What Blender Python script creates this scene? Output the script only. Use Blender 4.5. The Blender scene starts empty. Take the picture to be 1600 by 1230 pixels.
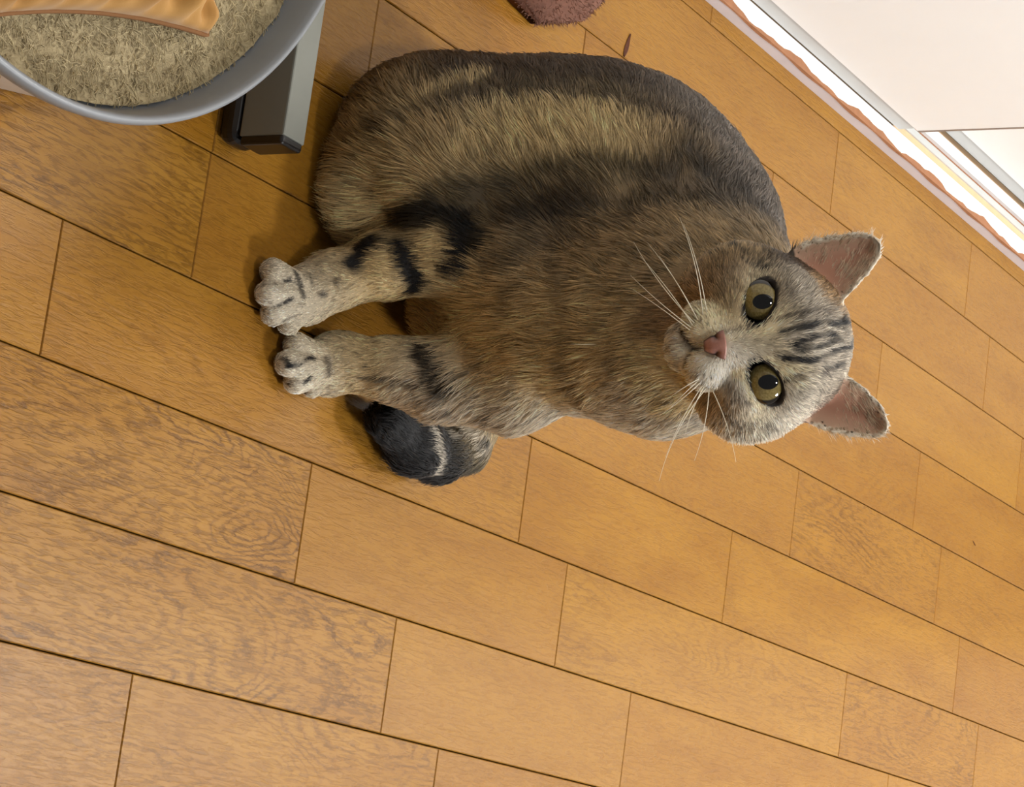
import bpy, bmesh, math, random
import numpy as np
from mathutils import Vector, Matrix
from mathutils.bvhtree import BVHTree

random.seed(7)
rng = np.random.default_rng(11)
C = bpy.context.scene.collection
scene = bpy.context.scene

# ------------------------------------------------------------------ camera
# world axes: X to the right of the upright photo, Y away from the camera, Z up (metres).
# The phone was held sideways, so the picture's right is the room's up.
CAM = np.array([-0.0025, -1.2967, 0.9197])
RIGHT = np.array([-0.01704541, 0.49956836, 0.86610675])
UP = np.array([-0.99985472, -0.00851658, -0.01476529])
BACK = np.array([0.0, -0.86623260, 0.49964095])
FOC = 4200.0
cd = bpy.data.cameras.new('camera')
cd.sensor_fit = 'HORIZONTAL'
cd.sensor_width = 36.0
cd.lens = FOC * 36.0 / 1600.0
cd.clip_start = 0.05
cam = bpy.data.objects.new('camera', cd)
C.objects.link(cam)
cam.matrix_world = Matrix(((RIGHT[0], UP[0], BACK[0], CAM[0]), (RIGHT[1], UP[1], BACK[1], CAM[1]),
                           (RIGHT[2], UP[2], BACK[2], CAM[2]), (0, 0, 0, 1)))
scene.camera = cam

# ------------------------------------------------------------------ light
w = bpy.data.worlds.new('room_ambience')
scene.world = w
w.use_nodes = True
w.node_tree.nodes['Background'].inputs['Color'].default_value = (1.0, 0.985, 0.97, 1)
w.node_tree.nodes['Background'].inputs['Strength'].default_value = 0.22


def area_lamp(name, loc, target, size, power, col):
    l = bpy.data.lights.new(name, 'AREA')
    l.shape = 'DISK'
    l.size = size
    l.energy = power
    l.color = col
    o = bpy.data.objects.new(name, l)
    C.objects.link(o)
    o.location = loc
    o.rotation_euler = (Vector(target) - Vector(loc)).to_track_quat('-Z', 'Y').to_euler()
    return o


cl = bpy.data.lights.new('ceiling_light', 'POINT')      # round ceiling lamp, shines all round
cl.energy = 150; cl.shadow_soft_size = 0.2; cl.color = (1.0, 0.98, 0.95)
clo = bpy.data.objects.new('ceiling_light', cl); C.objects.link(clo); clo.location = (0.50, 1.55, 2.2)
area_lamp('side_room_light', (1.95, 0.75, 1.9), (-0.2, 0.4, 0.1), 0.5, 46, (0.97, 0.98, 1.0))
area_lamp('downlight', (0.12, -0.42, 2.35), (0.0, -0.1, 0.0), 0.20, 12, (1.0, 0.98, 0.95))
scene.view_settings.view_transform = 'Standard'
scene.view_settings.look = 'None'
scene.view_settings.gamma = 1.0
scene.view_settings.use_curve_mapping = False
scene.view_settings.exposure = 0.0
scene.cycles.max_bounces = 4
scene.cycles.use_adaptive_sampling = True
scene.cycles.adaptive_threshold = 0.06
scene.cycles.adaptive_min_samples = 12
scene.cycles.diffuse_bounces = 2
scene.cycles.glossy_bounces = 1
scene.cycles.transmission_bounces = 3
scene.cycles.caustics_reflective = False
scene.cycles.caustics_refractive = False


# ------------------------------------------------------------------ helpers
def at(px, py, Y):
    """point of the place seen at photo position (px, py) and standing Y metres away"""
    d = RIGHT * (px - 800) - UP * (py - 615) - BACK * FOC
    return CAM + d * ((Y - CAM[1]) / d[1])


def atz(px, py, z=0.0):
    d = RIGHT * (px - 800) - UP * (py - 615) - BACK * FOC
    return CAM + d * ((z - CAM[2]) / d[2])


def tag(o, label=None, cat=None, group=None, kind=None):
    if label: o['label'] = label
    if cat: o['category'] = cat
    if group: o['group'] = group
    if kind: o['kind'] = kind
    return o


def mesh_obj(name, verts, faces, mat=None, parent=None, smooth=False):
    me = bpy.data.meshes.new(name)
    me.from_pydata([tuple(map(float, v)) for v in verts], [], [tuple(map(int, f)) for f in faces])
    me.update()
    if smooth:
        me.polygons.foreach_set('use_smooth', [True] * len(me.polygons))
    o = bpy.data.objects.new(name, me)
    C.objects.link(o)
    if mat: me.materials.append(mat)
    if parent: o.parent = parent
    return o


def bm_obj(name, bm, mat=None, parent=None, smooth=False):
    me = bpy.data.meshes.new(name)
    bm.normal_update()
    bm.to_mesh(me)
    bm.free()
    if smooth:
        me.polygons.foreach_set('use_smooth', [True] * len(me.polygons))
    o = bpy.data.objects.new(name, me)
    C.objects.link(o)
    if mat: me.materials.append(mat)
    if parent: o.parent = parent
    return o


def tube_mesh(name, pts, rad, mat, parent=None, closed=False, seg=6):
    P = np.array(pts, float); n_ = len(P)
    R_ = np.full(n_, rad) if np.isscalar(rad) else np.array(rad)
    vs, fs = [], []
    for i in range(n_):
        a = P[(i - 1) % n_] if closed or i else P[i]; b = P[(i + 1) % n_] if closed or i < n_ - 1 else P[i]
        t_ = (b - a) / (np.linalg.norm(b - a) + 1e-12)
        x_ = np.cross(t_, (0.31, 0.2, 0.93)); x_ /= np.linalg.norm(x_); y_ = np.cross(t_, x_)
        for k in range(seg):
            an = 2 * math.pi * k / seg
            vs.append(P[i] + (x_ * math.cos(an) + y_ * math.sin(an)) * R_[i])
    for i in range(n_ if closed else n_ - 1):
        j = (i + 1) % n_
        for k in range(seg):
            l_ = (k + 1) % seg
            fs.append((i * seg + k, i * seg + l_, j * seg + l_, j * seg + k))
    if not closed:
        fs.append(tuple(range(seg))[::-1]); fs.append(tuple(range((n_ - 1) * seg, n_ * seg)))
    return mesh_obj(name, vs, fs, mat, parent, True)


def empty(name, loc=(0, 0, 0)):
    o = bpy.data.objects.new(name, None)
    o.empty_display_size = 0.05
    C.objects.link(o)
    o.location = loc
    return o


class NT:
    """tiny node-tree writer"""
    def __init__(self, name):
        self.m = bpy.data.materials.new(name)
        self.m.use_nodes = True
        self.t = self.m.node_tree
        self.b = self.t.nodes['Principled BSDF']

    def n(self, typ, **kw):
        nd = self.t.nodes.new(typ)
        for k, v in kw.items():
            if k in nd.inputs.keys() if isinstance(k, str) else False:
                nd.inputs[k].default_value = v
            else:
                setattr(nd, k, v)
        return nd

    def l(self, a, b):
        self.t.links.new(a, b)

    def math(self, op, a, b=None, clamp=False):
        nd = self.t.nodes.new('ShaderNodeMath')
        nd.operation = op
        nd.use_clamp = clamp
        for i, v in enumerate((a, b)):
            if v is None: continue
            if isinstance(v, (int, float)): nd.inputs[i].default_value = v
            else: self.l(v, nd.inputs[i])
        return nd.outputs[0]

    def mix(self, f, a, b, blend='MIX'):
        nd = self.t.nodes.new('ShaderNodeMix')
        nd.data_type = 'RGBA'
        nd.blend_type = blend
        for s, v in ((nd.inputs[0], f), (nd.inputs[6], a), (nd.inputs[7], b)):
            if isinstance(v, (int, float)): s.default_value = v
            elif isinstance(v, tuple): s.default_value = v if len(v) == 4 else (*v, 1)
            else: self.l(v, s)
        return nd.outputs[2]

    def ramp(self, f, stops, interp='LINEAR'):
        nd = self.t.nodes.new('ShaderNodeValToRGB')
        nd.color_ramp.interpolation = interp
        e = nd.color_ramp.elements
        while len(e) < len(stops): e.new(0.5)
        for el, (p, c) in zip(e, stops):
            el.position = p
            el.color = c if len(c) == 4 else (*c, 1)
        self.l(f, nd.inputs[0])
        return nd.outputs[0]

    def noise(self, vec, scale, detail=3, rough=0.55, dist=0.0):
        nd = self.t.nodes.new('ShaderNodeTexNoise')
        nd.inputs['Scale'].default_value = scale
        nd.inputs['Detail'].default_value = detail
        nd.inputs['Roughness'].default_value = rough
        nd.inputs['Distortion'].default_value = dist
        if vec is not None: self.l(vec, nd.inputs['Vector'])
        return nd.outputs['Fac']

    def mapping(self, vec, scale, loc=(0, 0, 0)):
        nd = self.t.nodes.new('ShaderNodeMapping')
        nd.inputs['Scale'].default_value = scale
        nd.inputs['Location'].default_value = loc
        self.l(vec, nd.inputs['Vector'])
        return nd.outputs[0]

    def bump(self, h, strength=0.2, dist=0.001):
        nd = self.t.nodes.new('ShaderNodeBump')
        nd.inputs['Strength'].default_value = strength
        nd.inputs['Distance'].default_value = dist
        self.l(h, nd.inputs['Height'])
        self.l(nd.outputs[0], self.b.inputs['Normal'])


def lin(r, g, b):
    f = lambda c: (c / 255 / 12.92) if c / 255 <= 0.04045 else ((c / 255 + 0.055) / 1.055) ** 2.4
    return (f(r), f(g), f(b))


def plain(name, col, rough=0.5, metal=0.0, coat=0.0, noise=0.0, scale=60):
    t = NT(name)
    t.b.inputs['Roughness'].default_value = rough
    t.b.inputs['Metallic'].default_value = metal
    t.b.inputs['Coat Weight'].default_value = coat
    tc = t.n('ShaderNodeTexCoord').outputs['Object']
    f = t.noise(tc, scale, 4)
    c = t.ramp(f, [(0.25, tuple(v * (1 - noise) for v in col)), (0.75, tuple(min(1, v * (1 + noise)) for v in col))])
    t.l(c, t.b.inputs['Base Color'])
    return t.m


# ------------------------------------------------------------------ materials of the room
def wood_material():
    t = NT('varnished_oak')
    tc = t.n('ShaderNodeTexCoord').outputs['Object']
    rnd = t.n('ShaderNodeAttribute', attribute_type='OBJECT', attribute_name='seed').outputs['Fac']
    fig = t.n('ShaderNodeAttribute', attribute_type='OBJECT', attribute_name='figure').outputs['Fac']
    off = t.n('ShaderNodeCombineXYZ')
    t.l(t.math('MULTIPLY', rnd, 37.0), off.inputs[0])
    t.l(t.math('MULTIPLY', rnd, 91.0), off.inputs[1])
    add = t.n('ShaderNodeVectorMath', operation='ADD')
    t.l(tc, add.inputs[0]); t.l(off.outputs[0], add.inputs[1])
    v = add.outputs[0]
    r2 = t.math('FRACT', t.math('MULTIPLY', rnd, 7.31))
    r3 = t.math('FRACT', t.math('MULTIPLY', rnd, 23.7))
    r4 = t.math('FRACT', t.math('MULTIPLY', rnd, 51.9))
    # cathedral figure: contour lines of a slow, stretched noise, broken up by a finer one
    slow = t.noise(t.mapping(v, (2.4, 11.0, 1)), 1.0, 2.0, 0.5, 0.6)
    wob = t.noise(t.mapping(v, (95, 260, 1)), 1.0, 3, 0.65)
    ph = t.math('ADD', t.math('MULTIPLY', slow, 210.0), t.math('MULTIPLY', wob, 9.0))
    ring = t.math('ADD', t.math('MULTIPLY', t.math('SINE', ph), 0.5), 0.5)
    ring = t.math('POWER', ring, 4.0)
    where = t.noise(t.mapping(v, (7, 26, 1)), 1.0, 2, 0.5)
    where = t.ramp(where, [(0.38, (0.08, 0.08, 0.08)), (0.62, (1, 1, 1))])
    ring = t.math('MULTIPLY', ring, where)
    # short wavering pores along the grain
    pores = t.noise(t.mapping(v, (62, 430, 1)), 1.0, 2.5, 0.6, 0.7)
    pores = t.ramp(pores, [(0.46, (0, 0, 0)), (0.62, (1, 1, 1))])
    fine = t.noise(t.mapping(v, (240, 760, 1)), 1.0, 2, 0.6)
    fine = t.ramp(fine, [(0.46, (0, 0, 0)), (0.72, (1, 1, 1))])
    tone = t.noise(t.mapping(v, (6, 26, 1)), 1.0, 4, 0.55)
    base = t.ramp(tone, [(0.3, lin(140, 92, 22)), (0.7, lin(160, 112, 33))])
    base = t.mix(t.math('MULTIPLY', r2, 0.34), base, lin(134, 83, 28))
    base = t.mix(t.math('MULTIPLY', r4, 0.28), base, lin(172, 127, 52))
    dark = t.mix(1.0, base, (0.33, 0.27, 0.16), 'MULTIPLY')
    c = t.mix(t.math('MULTIPLY', ring, t.math('ADD', t.math('MULTIPLY', fig, 0.72), 0.12)), base, dark)
    c = t.mix(t.math('MULTIPLY', pores, t.math('ADD', t.math('MULTIPLY', fig, 0.34), 0.14)), c, dark)
    c = t.mix(t.math('MULTIPLY', fine, t.math('ADD', t.math('MULTIPLY', r2, 0.16), 0.07)), c, dark)
    t.l(c, t.b.inputs['Base Color'])
    t.b.inputs['Roughness'].default_value = 0.40
    t.b.inputs['Specular IOR Level'].default_value = 0.12
    t.b.inputs['Coat Weight'].default_value = 0.30
    t.b.inputs['Coat Roughness'].default_value = 0.2
    h = t.math('MULTIPLY', pores, -0.8)
    t.bump(h, 0.55, 0.0006)
    return t.m


M_WOOD = wood_material()
M_GAP = plain('dark_subfloor', lin(58, 32, 14), 0.9)  # dark subfloor visible in the joints between the planks
M_WHITE = plain('white_door_panel', lin(249, 249, 246), 0.55, noise=0.015, scale=9)
M_WHITE_GLOSS = plain('white_painted_sill', lin(246, 244, 242), 0.35, noise=0.03, scale=30)
M_SILL_SHADE = plain('shaded_sill_front', lin(214, 205, 208), 0.5, noise=0.04, scale=30)  # front of the white sill, its shade painted in as lilac-grey
M_RAIL = plain('grey_bottom_rail', lin(196, 197, 194), 0.45, noise=0.03, scale=30)
M_SEAM_SHADE = plain('grey_brown_seam_shade', lin(150, 134, 122), 0.6, noise=0.05)  # colour of the dark seam line between the doors
M_BEIGE = plain('bare_wood_track', lin(228, 190, 148), 0.55, noise=0.06, scale=40)
M_WORN = plain('worn_bare_wood', lin(158, 106, 70), 0.7, noise=0.14, scale=90)
M_BLACK = plain('black_plastic', lin(22, 18, 16), 0.28)
M_ALU = plain('brushed_steel_tube', lin(116, 116, 106), 0.5, metal=0.15, noise=0.04, scale=40)
M_GREYRIM = plain('grey_plastic_rim', lin(130, 132, 134), 0.42, noise=0.05, scale=50)
M_TRAYWHITE = plain('white_plastic_shell', lin(226, 224, 220), 0.45, noise=0.02)

# ------------------------------------------------------------------ floor planks
UA = np.array([0.22717161, 0.97385474])          # along the planks
VB = np.array([-0.97385474, 0.22717161])         # across the planks, towards the sliding doors
PLANK_ROT = math.atan2(UA[1], UA[0])


def uvz(u, v, z):
    p = UA * u + VB * v
    return (p[0], p[1], z)


floor = mesh_obj('floor', [uvz(-1.2, -1.4, -0.013), uvz(2.9, -1.4, -0.013), uvz(2.9, 0.62, -0.013), uvz(-1.2, 0.62, -0.013),
                           uvz(-1.2, -1.4, -0.03), uvz(2.9, -1.4, -0.03), uvz(2.9, 0.62, -0.03), uvz(-1.2, 0.62, -0.03)],
                 [(0, 1, 2, 3), (7, 6, 5, 4), (0, 4, 5, 1), (1, 5, 6, 2), (2, 6, 7, 3), (3, 7, 4, 0)], M_GAP)
tag(floor, kind='structure')
V0, PW = -0.1775, 0.075


def plank(u0, u1, v0, v1):
    g, gj, c, th = 0.00042, 0.00028, 0.0006, 0.012
    lx, ly = (u1 - u0) / 2 - gj, (v1 - v0) / 2 - g
    vs = []
    for z, i in ((-th, 0), (-c, 0), (0, c)):
        vs += [(-lx + i, -ly + i, z), (lx - i, -ly + i, z), (lx - i, ly - i, z), (-lx + i, ly - i, z)]
    fs = [(3, 2, 1, 0), (8, 9, 10, 11)]
    for k in (0, 4):
        for j in range(4):
            fs.append((k + j, k + (j + 1) % 4, k + 4 + (j + 1) % 4, k + 4 + j))
    o = mesh_obj('plank', vs, fs, M_WOOD, floor)
    o.location = uvz((u0 + u1) / 2, (v0 + v1) / 2, 0)
    o.rotation_euler = (0, 0, PLANK_ROT)
    return o


KNOWN = {-1: [-0.61, -0.077, 0.2565, 0.95], 0: [-0.345, 0.1835, 0.520, 1.046], 1: [-0.46, 0.0645, 0.398, 0.925, 1.268], 2: [-0.7235, -0.1975, 0.3245, 0.661, 1.193],
         3: [-0.607, -0.081, 0.776, 1.1205], 4: [-0.08, 0.44, 1.043], 5: [-0.46, 0.0625, 0.39, 0.925], 6: [-0.2, 0.3247, 0.66, 1.194], 7: [0.10, 0.7805, 1.120], 8: [-0.01, 0.5158, 1.30]}
FIGURED = {(3, -0.607): 1.0, (1, -0.46): 0.95, (0, -0.345): 0.9, (-1, -0.077): 0.45, (-1, -0.61): 0.5, (1, 0.925): 0.6, (3, 0.776): 0.6, (2, -0.1975): 0.25, (1, 0.398): 0.3}
for row in range(-11, 9):
    js = list(KNOWN.get(row, [0.1 + 0.26 * ((row * 7) % 3) / 3]))
    while js[0] > -0.55: js.insert(0, js[0] - random.choice((0.335, 0.525, 0.39)))
    while js[-1] < 2.3: js.append(js[-1] + random.choice((0.335, 0.525, 0.39)))
    v0 = V0 + PW * row
    v1 = min(v0 + PW, 0.50)
    for a, b in zip(js[:-1], js[1:]):
        o = plank(a, b, v0, v1)
        o['seed'] = random.random()
        o['figure'] = FIGURED.get((row, round(a, 4)), 0.2 * random.random())


# ------------------------------------------------------------------ sliding doors and their sill
def strip(name, prof, u0, u1, mat, parent=None):
    """a bar with the cross-section prof [(v, z), ...] running along the planks"""
    n = len(prof)
    vs = [uvz(u0, v, z) for v, z in prof] + [uvz(u1, v, z) for v, z in prof]
    fs = [tuple(range(n))[::-1], tuple(range(n, 2 * n))]
    for i in range(n):
        j = (i + 1) % n
        fs.append((i, j, n + j, n + i))
    o = mesh_obj(name, vs, fs, mat, parent)
    bm = bmesh.new(); bm.from_mesh(o.data); bmesh.ops.recalc_face_normals(bm, faces=bm.faces); bm.to_mesh(o.data); bm.free()
    return o


UD0, UD1 = -0.6, 2.4
SZ = 0.014
sill = tag(strip('trim_1', [(0.437, 0.0002), (0.437, SZ - 0.001), (0.4385, SZ), (0.4545, SZ), (0.4545, 0.0002)], UD0, UD1, M_WHITE_GLOSS), kind='structure')
strip('front_face', [(0.4366, 0.0002), (0.4366, SZ - 0.001), (0.43705, SZ - 0.001), (0.43705, 0.0002)], UD0, UD1, M_SILL_SHADE, sill)
# chipped edge: bare wood with a wavering border, lying on the sill's front arris
top, bot = [], []
N = 260
for i in range(N + 1):
    u = UD0 + (UD1 - UD0) * i / N
    wv = 0.0022 * math.sin(u * 41) + 0.0012 * math.sin(u * 97 + 1) + 0.0007 * math.sin(u * 211)
    bot.append((u, 0.43645 - 0.0003, SZ - 0.0022 + 0.0010 * math.sin(u * 63)))
    top.append((u, 0.4408 + wv * 0.9, SZ + 0.0003))
vs = []
for (a, b) in zip(bot, top):
    vs += [uvz(*a), uvz(a[0], 0.4366, SZ + 0.0002), uvz(*b)]
fs = []
for i in range(N):
    k = 3 * i
    fs += [(k, k + 3, k + 4, k + 1), (k + 1, k + 4, k + 5, k + 2)]
mesh_obj('worn_edge', vs, fs, M_WORN, sill)

track = tag(strip('trim_2', [(0.4545, 0.0002), (0.4545, 0.0115), (0.4625, 0.0115), (0.4625, 0.0002)], UD0, UD1, M_BEIGE), kind='structure')
strip('groove_wall', [(0.4625, 0.0002), (0.4625, 0.0135), (0.4690, 0.0135), (0.4690, 0.0002)], UD0, UD1, M_RAIL, track)
strip('groove_floor', [(0.4690, 0.0002), (0.4690, 0.0095), (0.4740, 0.0095), (0.4740, 0.0002)], UD0, UD1, M_WORN, track)
strip('track_rib', [(0.4740, 0.0002), (0.4740, SZ), (0.4850, SZ), (0.4850, 0.0002)], UD0, UD1, M_WHITE_GLOSS, track)
strip('rear_groove', [(0.4850, 0.0002), (0.4850, 0.008), (0.530, 0.008), (0.530, 0.0002)], UD0, UD1, M_BEIGE, track)


def slide_door(n, u0, u1, v0):
    zb = 0.0165
    d = strip('door_%d' % n, [(v0, zb + 0.016), (v0, 2.0), (v0 + 0.022, 2.0), (v0 + 0.022, zb + 0.016)], u0, u1, M_WHITE)
    tag(d, kind='structure')
    strip('bottom_rail', [(v0 + 0.0006, zb), (v0 + 0.0012, zb + 0.0158), (v0 + 0.0205, zb + 0.0158), (v0 + 0.0205, zb)], u0, u1 - 0.004, M_RAIL, d)
    strip('gap_strip', [(v0 + 0.004, 0.0118), (v0 + 0.004, zb), (v0 + 0.016, zb), (v0 + 0.016, 0.0118)], u0, u1 - 0.006, M_BLACK, d)  # black strip drawn for the dark gap line below the door
    strip('seam_shade_strip', [(v0 - 0.0003, zb + 0.0158), (v0 - 0.0003, 2.0), (v0 + 0.0223, 2.0), (v0 + 0.0223, zb + 0.0158)], u1, u1 + 0.0035, M_SEAM_SHADE, d)  # coloured strip stands in for the shadow gap between the doors
    return d


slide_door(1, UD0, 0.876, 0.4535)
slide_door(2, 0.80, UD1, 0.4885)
# white wall at the far end of the room, seen only as a sheen on the varnish
tag(mesh_obj('wall_back', [(0.36, 2.35, 0), (2.6, 2.35, 0), (2.6, 2.35, 2.4), (0.36, 2.35, 2.4), (0.36, 2.43, 0), (2.6, 2.43, 0), (2.6, 2.43, 2.4), (0.36, 2.43, 2.4)],
             [(0, 1, 2, 3), (7, 6, 5, 4), (0, 3, 7, 4), (1, 5, 6, 2), (3, 2, 6, 7), (0, 4, 5, 1)], M_WHITE), kind='structure')

# ------------------------------------------------------------------ steel tube base with black foot
base = empty('steel_tube_base', uvz(0, 0, 0))
tag(base, 'square steel tube of a low furniture base with black end cap behind round tray', 'furniture base')


def rbox(name, cx, cy, cz, lx, ly, lz, rot, bev, mat, parent, seg=3):
    bm = bmesh.new()
    bmesh.ops.create_cube(bm, size=1.0)
    bmesh.ops.scale(bm, vec=(lx, ly, lz), verts=bm.verts)
    if bev: bmesh.ops.bevel(bm, geom=list(bm.edges), offset=bev, segments=seg, profile=0.5, affect='EDGES')
    o = bm_obj(name, bm, mat, parent, smooth=False)
    o.location = (cx, cy, cz)
    o.rotation_euler = (0, 0, rot)
    return o


TZ, TH, TW = 0.047, 0.031, 0.0215
VR = math.atan2(VB[1], VB[0])
front_end = atz(443, 210, TZ)[:2]                  # upper front corner of the tube's end
endc = front_end + UA * (TW / 2)
LT = 0.62
c = endc + VB * (LT / 2)
rbox('tube', c[0], c[1], TZ - TH / 2, LT, TW, TH, VR, 0.0012, M_ALU, base, 2)
c = endc - VB * 0.002
rbox('end_cap', c[0], c[1], TZ - TH / 2, 0.006, TW - 0.001, TH - 0.001, VR, 0.002, M_BLACK, base)
for s in (0.024, LT - 0.03):
    c = endc + VB * s
    rbox('foot', c[0], c[1], (TZ - TH) / 2, 0.054, TW + 0.004, TZ - TH, VR, 0.0075, M_BLACK, base, 4)

# ------------------------------------------------------------------ round tray
TC = np.array([-0.3695, -0.2275])


def lathe(name, prof, center, seg, mat, parent=None, smooth=True, close=False):
    vs, fs = [], []
    for r, z in prof:
        for i in range(seg):
            a = 2 * math.pi * i / seg
            vs.append((center[0] + r * math.cos(a), center[1] + r * math.sin(a), z))
    n = len(prof)
    for k in range(n - 1):
        for i in range(seg):
            j = (i + 1) % seg
            fs.append((k * seg + i, k * seg + j, (k + 1) * seg + j, (k + 1) * seg + i))
    if close:
        fs.append(tuple(range(seg))[::-1]); fs.append(tuple(range((n - 1) * seg, n * seg)))
    o = mesh_obj(name, vs, fs, mat, parent, smooth)
    return o


tray = empty('scratcher_tray', (TC[0], TC[1], 0))
tag(tray, 'round shallow pet tray with grey rim and worn beige fibre lining', 'pet tray')
RZ = 0.075
lathe('shell', [(0.02, 0.0005), (0.211, 0.0005), (0.216, 0.005), (0.2285, RZ - 0.014), (0.2302, RZ - 0.0115)],
      (0, 0), 128, M_TRAYWHITE, tray)
lathe('rim', [(0.2300, RZ - 0.0125), (0.2335, RZ - 0.010), (0.2347, RZ - 0.005), (0.2342, RZ - 0.0015), (0.2325, RZ), (0.2305, RZ - 0.001), (0.2292, RZ - 0.004),
              (0.2275, RZ - 0.010), (0.2262, RZ - 0.018), (0.2235, RZ - 0.024), (0.21, RZ - 0.029)], (0, 0), 160, M_GREYRIM, tray)


def felt_material():
    t = NT('worn_beige_fibre')
    tc = t.n('ShaderNodeTexCoord').outputs['Object']
    a = t.noise(t.mapping(tc, (330, 210, 300)), 1.0, 4, 0.65, 0.8)
    b = t.noise(tc, 55, 3, 0.6)
    c = t.ramp(a, [(0.3, lin(126, 109, 78)), (0.5, lin(162, 145, 108)), (0.72, lin(192, 175, 136))])
    c = t.mix(t.math('MULTIPLY', b, 0.55), c, lin(134, 120, 90))
    t.l(c, t.b.inputs['Base Color'])
    t.b.inputs['Roughness'].default_value = 0.95
    t.bump(a, 0.8, 0.002)
    return t.m


M_FELT = felt_material()
vs, fs = [], []
SEG, RN = 96, 40
for k in range(RN + 1):
    r = 0.2242 * k / RN
    for i in range(SEG):
        a = 2 * math.pi * i / SEG
        x, y = r * math.cos(a), r * math.sin(a)
        z = 0.0545 + 0.0012 * math.sin(x * 90 + 3 * math.sin(y * 60)) + 0.0008 * math.sin(y * 170 + x * 50) + 0.002 * max(0, (r - 0.205) / 0.02) ** 2
        vs.append((x, y, z))
for k in range(RN):
    for i in range(SEG):
        j = (i + 1) % SEG
        fs.append((k * SEG + i, k * SEG + j, (k + 1) * SEG + j, (k + 1) * SEG + i))
mesh_obj('lining', vs, fs, M_FELT, tray, True)


def curves_obj(name, pts, counts, radius, mat, parent=None, col=None):
    """many strands: pts (n,3), counts per strand, radius per point, optional colour per point"""
    hc = bpy.data.hair_curves.new(name)
    hc.add_curves([int(v) for v in counts])
    hc.points.foreach_set('position', np.asarray(pts, np.float32).ravel())
    ra = hc.attributes.get('radius') or hc.attributes.new('radius', 'FLOAT', 'POINT')
    ra.data.foreach_set('value', np.asarray(radius, np.float32).ravel())
    if col is not None:
        ca = hc.attributes.new('tint', 'FLOAT_VECTOR', 'POINT')
        ca.data.foreach_set('vector', np.asarray(col, np.float32).ravel())
    o = bpy.data.objects.new(name, hc)
    C.objects.link(o)
    hc.materials.append(mat)
    if parent: o.parent = parent
    return o


def fibre_material():
    t = NT('loose_fibre')
    a = t.n('ShaderNodeAttribute', attribute_name='tint')
    t.l(a.outputs['Color'], t.b.inputs['Base Color'])
    t.b.inputs['Roughness'].default_value = 0.7
    return t.m


M_FIBRE = fibre_material()
NF = 9000
ang = rng.uniform(-1.15, 2.2, NF); rad = 0.222 * np.sqrt(rng.uniform(0.1, 1, NF))
p0 = np.stack([rad * np.cos(ang), rad * np.sin(ang), np.full(NF, 0.0548)], 1)
th = rng.normal(0.3, 0.9, NF)
ln = rng.uniform(0.003, 0.010, NF)
d = np.stack([np.cos(th), np.sin(th), np.zeros(NF)], 1)
pr = np.stack([-d[:, 1], d[:, 0], np.zeros(NF)], 1)
pts = []
bend = rng.normal(0, 0.35, NF)
for s in np.linspace(0, 1, 5):
    q = p0 + d * (ln * s)[:, None] + pr * (bend * ln * s * s)[:, None]
    q[:, 2] += 0.0014 * np.sin(s * math.pi) * rng.uniform(0.3, 1.3, NF) + 0.0006
    pts.append(q)
pts = np.stack(pts, 1).reshape(-1, 3)
tint = np.array(lin(180, 162, 122)) * rng.uniform(0.65, 1.15, (NF, 1)) * np.ones((1, 3))
fo = curves_obj('fibres', pts, [5] * NF, np.tile([0.0002, 0.0002, 0.0002, 0.00018, 0.00008], NF), M_FIBRE, tray, np.repeat(tint, 5, 0))
tag(fo, kind='stuff')


# ------------------------------------------------------------------ cushion in the tray
def cloth_material():
    t = NT('tan_orange_cotton')
    tc = t.n('ShaderNodeTexCoord').outputs['Object']
    a = t.noise(tc, 18, 3, 0.5)
    c = t.ramp(a, [(0.3, lin(160, 112, 46)), (0.7, lin(180, 132, 62))])
    t.l(c, t.b.inputs['Base Color'])
    t.b.inputs['Roughness'].default_value = 0.8
    t.b.inputs['Sheen Weight'].default_value = 0.2
    w_ = t.noise(t.mapping(tc, (900, 900, 900)), 1.0, 2)
    t.bump(w_, 0.15, 0.0004)
    return t.m


M_CLOTH = cloth_material()
cush = empty('cushion', (0, 0, 0))
tag(cush, 'tan orange cotton cushion with creased cover lying in the round tray', 'cushion')
corner = np.array([-0.1895, -0.146])
e1 = np.array([0.085, -0.9964]); e2 = np.array([-0.9964, -0.085])
SA, SB = 0.192, 0.26
n = 90


def cush_point(i, j, top):
    a, b = i / n, j / n                           # a along e1, b along e2
    ea, eb = 2 * a - 1, 2 * b - 1
    prof = max(0.0, (1 - abs(ea) ** 3.2)) ** 0.55 * max(0.0, (1 - abs(eb) ** 3.2)) ** 0.55
    pull = 0.010 * (1 - ea * ea) * eb + 0.0
    p = corner + e1 * (a * SA) + e2 * (b * SB)
    p = p + e1 * (-0.012 * ea * (1 - eb * eb)) + e2 * (-0.008 * eb * (1 - ea * ea))
    if top:
        z = 0.0660 + 0.044 * prof
        cr = math.exp(-b * 8)
        z += 0.0075 * cr * (math.sin(a * 34 + b * 22 + 1.0) + 0.55 * math.sin(a * 71 + 2 - b * 25)) * min(1, b * 26)
        z += 0.003 * math.sin(a * 23 - b * 31) * prof
    else:
        z = 0.0660 - 0.0085 * min(1, prof * 3)
    return (p[0], p[1], z)


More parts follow.
